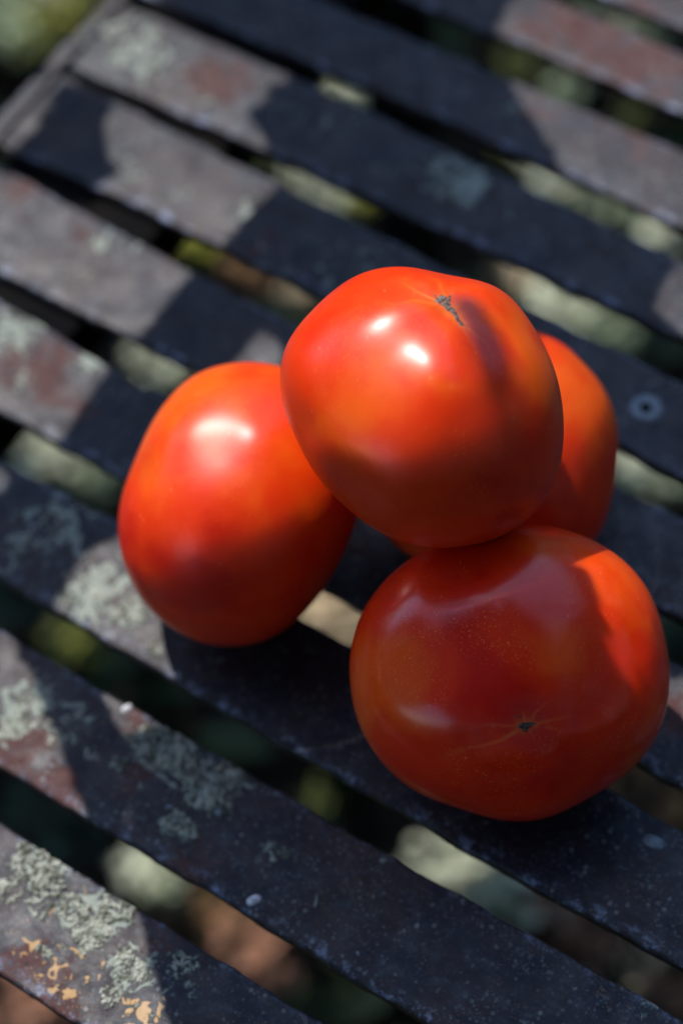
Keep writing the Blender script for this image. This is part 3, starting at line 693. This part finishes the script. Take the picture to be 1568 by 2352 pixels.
def rim_shade(s, seed):  # added strip shaped to follow the fruit's shade edge
    hp = hull(drop(s.world(s.local(s.dirs(120, 200)))).round(5)); hc = hp.mean(0)
    ha = np.arctan2(hp[:, 1]-hc[1], hp[:, 0]-hc[0]); o_ = np.argsort(ha); hr = np.hypot(*(hp-hc).T)[o_]; ha = ha[o_]
    A_ = np.linspace(-math.pi, math.pi, 240, endpoint=False); R_ = np.interp(A_, np.r_[ha[-1]-2*math.pi, ha, ha[0]+2*math.pi], np.r_[hr[-1], hr, hr[0]])
    U_ = np.stack([np.cos(A_), np.sin(A_)], 1); wd = []
    for i in range(240):
        e = hc+U_[i]*(R_[i]+.004); w_ = 0
        if s is sT:
            d_ = np.hypot(*(ff_-e).T); m_ = d_.argmin()
            if d_[m_] < .006 and fq[m_][0] < 1325: w_ = .016
        if not w_ and all(dark_at(hc+U_[i]*(R_[i]+q_)) for q_ in (.0045, .007, .0095)): w_ = .007
        wd.append(w_)
    V = []; FF = []
    for i in range(240):
        for k in (0, 1): e = hc+U_[i]*(R_[i]-.0005+(wd[i]+.0005)*k); V.append(np.array([e[0], e[1], 0])+S*((.345+.003*seed)/S[2]))
    for i in range(240):
        j = (i+1) % 240
        if wd[i] and wd[j]: FF += [(2*i, 2*i+1, 2*j+1), (2*i, 2*j+1, 2*j)]
    items.append((V, FF, np.array((.05, .11, .03))))
for k_, s_ in enumerate((sT, sL, sF, sR)): rim_shade(s_, k_)
# narrow strips added to cut straight edges on the sunlit patches of the slats
for poly in LITP:
    pp = [at(*q)[:2] for q in poly]
    for i in range(len(pp)):
        a, b = pp[i], pp[(i+1) % len(pp)]; ln = np.hypot(*(b-a)); n_ = max(1, int(ln/.006)); t_ = (b-a)/ln; nn = np.array([-t_[1], t_[0]])
        for sg in (1, -1):
            V = []; FF = []
            for k in range(n_+1):
                c0 = a+(b-a)*k/n_
                for off in (-.0002, .0075): e = c0+nn*sg*off; V.append(np.array([e[0], e[1], 0])+S*(.352/S[2]))
            for k in range(n_):
                m_ = a+(b-a)*(k+.5)/n_
                if all(dark_at(m_+nn*sg*o_+t_*w_) for o_ in (.0035, .006, .009) for w_ in (-.003, 0, .003)): FF += [(2*k, 2*k+1, 2*k+3), (2*k, 2*k+3, 2*k+2)]
            if FF: items.append((V, FF, np.array((.05, .11, .03))))
print('CANOPY', len(items))
cc = np.array([-.45, .55, 0])+S*(.50/S[2])
branch = thing('leafy_branch', 'leafy branch hanging over the bench, its shade dappling the slats', 'branch', (-1.9, 1.6, GZ))
lv = leaf_mesh(items, 'leaves', branch); lv['kind'] = 'stuff'  # leaves placed and sized as a shade mask for the bench
def tube(pts, rad, n=8):
    pts = [np.array(p_, float) for p_ in pts]; V = []
    for i, p_ in enumerate(pts):
        d = pts[min(i+1, len(pts)-1)]-pts[max(i-1, 0)]; d /= np.linalg.norm(d); a = np.cross(d, [0, 0, 1.]) if abs(d[2]) < .9 else np.cross(d, [1., 0, 0]); a /= np.linalg.norm(a); b = np.cross(d, a)
        for j in range(n):
            t = 2*math.pi*j/n; V.append(p_+rad[i]*(a*math.cos(t)+b*math.sin(t)))
    return V, grid_faces(len(pts), n, True)
V, F = tube([(-1.9, 1.6, GZ), (-1.85, 1.55, .2), (-1.6, 1.35, .62), (-1.2, 1.1, .72), cc+[-.12, .12, .16]], [.04, .034, .024, .016, .006])
mesh('stem', V, F, M_bark, branch)

# ------------------------------------------------------------------ unseen trees added round the bench, crowns opened to shape the fruit's sky highlights
def cw(x, y, z):
    d = x*AX+y*AY+z*AZ; return d/np.linalg.norm(d)
OPEN = [(cw(-.02, .76, .65), 46), (cw(.20, .90, .40), 12), (cw(-.80, .60, .08), 18), (cw(-.66, -.52, .50), 15), (cw(.70, -.60, .15), 7)]
AIM = np.array([-.33, .33, .04])
M_tree = leaf_material('tree_leaf_tints')
names = ['tall tree with dense crown behind the bench', 'tree with dense crown left of the bench', 'tree with dense crown in front of the bench', 'tree with dense crown right of the bench']
sect = [[], [], [], []]
for i in range(17000):
    az = rng.uniform(-math.pi, math.pi); z = rng.uniform(-.15, .995)
    d = np.array([math.sqrt(1-z*z)*math.cos(az), math.sqrt(1-z*z)*math.sin(az), z])
    wob = 3*math.sin(az*9+z*12)+2*math.sin(az*23-z*31)
    blk = math.degrees(math.acos(min(1, d @ cw(.02, .05, 1)))) < 36+wob
    if not blk and any(math.degrees(math.acos(min(1, d @ o))) < a+wob+rng.normal()*1.2 for o, a in OPEN): continue
    P = AIM + d*rng.uniform(3.0, 3.7)
    if P[2] < -.42: continue
    f = drop(P)[0]
    if -1.45 < f[0] < .5 and -.35 < f[1] < 1.75: continue
    V, F = leaf(P, d+.5*rng.normal(size=3), rng.uniform(.07, .13), .6)
    sect[int((az+math.pi)/(math.pi/2)) % 4].append((V, F, np.array((.10, .14, .05))*rng.uniform(.5, 1.5)))
for k in range(4):
    az = -math.pi+(k+.5)*math.pi/2; b = AIM+3.9*np.array([math.cos(az), math.sin(az), 0]); b[2] = -.5
    t = thing('garden_tree', names[(k+3) % 4], 'tree', b, 'trees round the bench')
    V, F = tube([b, b+[.02, .05, 1.2], b+[-.2*math.cos(az), -.2*math.sin(az), 2.6], AIM+np.array([1.2*math.cos(az), 1.2*math.sin(az), 3.75])], [.16, .13, .10, .03], 12)
    mesh('trunk', V, F, M_bark, t)
    cr = leaf_mesh(sect[k], 'crown', t, M_tree); cr['kind'] = 'stuff'
